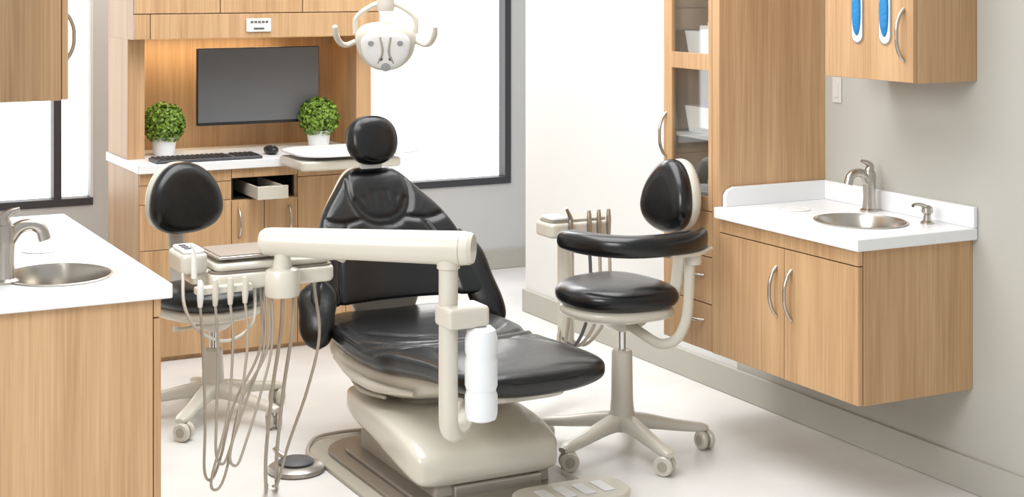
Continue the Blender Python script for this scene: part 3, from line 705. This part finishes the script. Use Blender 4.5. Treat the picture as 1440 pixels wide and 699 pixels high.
        lathe('arm_pivot', [(0, -.025), (.028, -.025), (.03, -.015), (.03, .02), (.02, .03), (0, .03)], (-.11, .27, zz - .055), BEIGE, g)
        tube('support_tube', [(-.10, .265, zz - .07), (-.095, .265, zs + .0), (-.085, .26, zs - .09), (-.06, .235, zs - .155), (-.03, .18, zs - .175), (-.01, .10, zs - .15), (0, .02, zs - .125)], .0185, BEIGE, g, n=18)
        loft('pad_tray', [((-.2, .24, zz - .035), (0, .03, 0), (0, 0, .008)), ((-.1, .275, zz - .04), (0, .036, 0), (0, 0, .01)), ((.02, .285, zz - .036), (0, .03, 0), (0, 0, .008))], BEIGE, g)
    else:
        loft('back_stem', [((bxp - .05, 0, zb - .05), (0, .035, 0), (.014, 0, 0)), ((bxp - .04, 0, zs + .15), (0, .035, 0), (.014, 0, 0)), ((bxp - .02, 0, zs - .03), (0, .035, 0), (.014, 0, 0)), ((bxp + .04, 0, zs - .12), (0, .035, 0), (.01, 0, .01)), ((-.06, 0, zs - .125), (0, .03, 0), (0, 0, .012))], BEIGE, g, e=.7)
stool('operator_stool', 1.79, 5.985, math.radians(285), 0.50, False)
stool('assistant_stool', 2.975, 4.875, math.radians(185), 0.60, True)

# ---------------------------------------------------------------- operatory light
LZ = 1.455
g = G('dental_operatory_light', (2.335, 5.55, LZ))
n_ = Vector((-.38, -.85, -.38)); Ml = frame((2.335, 5.55, LZ), n_, (.9, -.4, 0))
if (Ml @ Vector((0, 1, 0)) - Ml.translation).z < 0: Ml = frame((2.335, 5.55, LZ), n_, (-.9, .4, 0))
shield = lambda t: ((0.112 + .028 * math.sin(t)) * sgnpow(math.cos(t), .8), 0.098 * sgnpow(math.sin(t), .8))
pillow('lamp_housing', shield, .045, BEIGE, g, Ml, e=.5)
pillow('lamp_face', lambda t: tuple(v * .80 for v in shield(t)), .012, WPLAS, g, Ml @ Matrix.Translation((0, 0, .038)), e=.4)
def pt(x, y, z): return Ml @ Vector((x, y, z))
for i, (x, y, r) in enumerate(((-.055, .035, .011), (.055, .035, .011), (-.018, -.03, .007), (.018, -.03, .007), (0, -.065, .018))):
    c = pt(x, y, .048); lathe('emitter_%d' % i, [(0, 0), (r, 0), (r, .004), (0, .005)], c, LENS if r > .008 else GREYP, g, n=20, M=Ml.to_3x3())
tube('face_ridge', [pt(-.02, .06, .048), pt(-.012, 0, .053), (pt(-.03, -.05, .046))], .004, BEIGE2, g, n=8)
tube('face_ridge_r', [pt(.02, .06, .048), pt(.012, 0, .053), (pt(.03, -.05, .046))], .004, BEIGE2, g, n=8)
for s in (-1, 1):
    tube('handle_%d' % s, [pt(s * .115, .02, 0), pt(s * .15, .01, .01), pt(s * .172, .03, .03), pt(s * .185, .07, .05), pt(s * .188, .11, .06)], [.010, .010, .011, .012, .009], BEIGE, g)
tube('yoke', [pt(-.115, .05, -.005), pt(-.11, .11, -.02), pt(-.05, .155, -.03), pt(0, .165, -.03), pt(.05, .155, -.03), pt(.11, .11, -.02), pt(.115, .05, -.005)], .010, BEIGE, g)
yt = pt(0, .165, -.03)
lathe('yoke_pivot', [(0, -.03), (.03, -.03), (.034, -.02), (.034, .015), (.022, .03), (0, .03)], yt, BEIGE, g)
tube('drop_arm', [yt, yt + Vector((0, 0, .12)), yt + Vector((0, .02, .3)), yt + Vector((0.0, .15, .42)), yt + Vector((0, .6, .45)), (yt.x, 7.3, yt.z + .46)], .022, BEIGE, g, n=16)
tube('cabinet_mount', [(yt.x, 7.3, 2.20), (yt.x, 7.3, yt.z + .50)], .03, BEIGE, g, n=16, smoothpath=False)

# ---------------------------------------------------------------- lights
def area(name, loc, target, sx, sy, power, col=(1, 1, 1)):
    L = bpy.data.lights.new(name, 'AREA'); L.shape = 'RECTANGLE'; L.size = sx; L.size_y = sy; L.energy = power; L.color = col
    o = bpy.data.objects.new(name, L); scene.collection.objects.link(o); o.location = loc
    o.rotation_euler = (Vector(target) - Vector(loc)).to_track_quat('-Z', 'Y').to_euler(); return o
area('softbox_overhead', (2.2, 5.2, 3.4), (2.3, 5.3, 0), 2.2, 3.2, 150, (1, 1, 1))
area('softbox_key_left', (-1.2, 2.6, 2.7), (2.6, 5.3, .5), 1.6, 1.6, 115, (1, .995, .985))
area('softbox_rear', (2.8, 7.9, 2.7), (2.4, 5.0, .5), 2.2, .6, 45)
area('under_cabinet_lamp', (2.15, 7.40, 1.415), (2.15, 7.5, .9), .8, .04, 2.0, (1, .82, .55))
w = bpy.data.worlds.new('studio'); scene.world = w; w.use_nodes = True
w.node_tree.nodes['Background'].inputs[0].default_value = (0.97, 0.985, 1, 1)
w.node_tree.nodes['Background'].inputs[1].default_value = 0.66

# ---------------------------------------------------------------- camera
cam = bpy.data.cameras.new('camera'); co = bpy.data.objects.new('camera', cam); scene.collection.objects.link(co)
co.location = (0, 0, 1.726); co.rotation_euler = (math.radians(90), 0, math.radians(-27.4))
cam.sensor_width = 36; cam.lens = 55.375; cam.shift_y = -384.5 / 1440
scene.camera = co
scene.view_settings.view_transform = 'Standard'
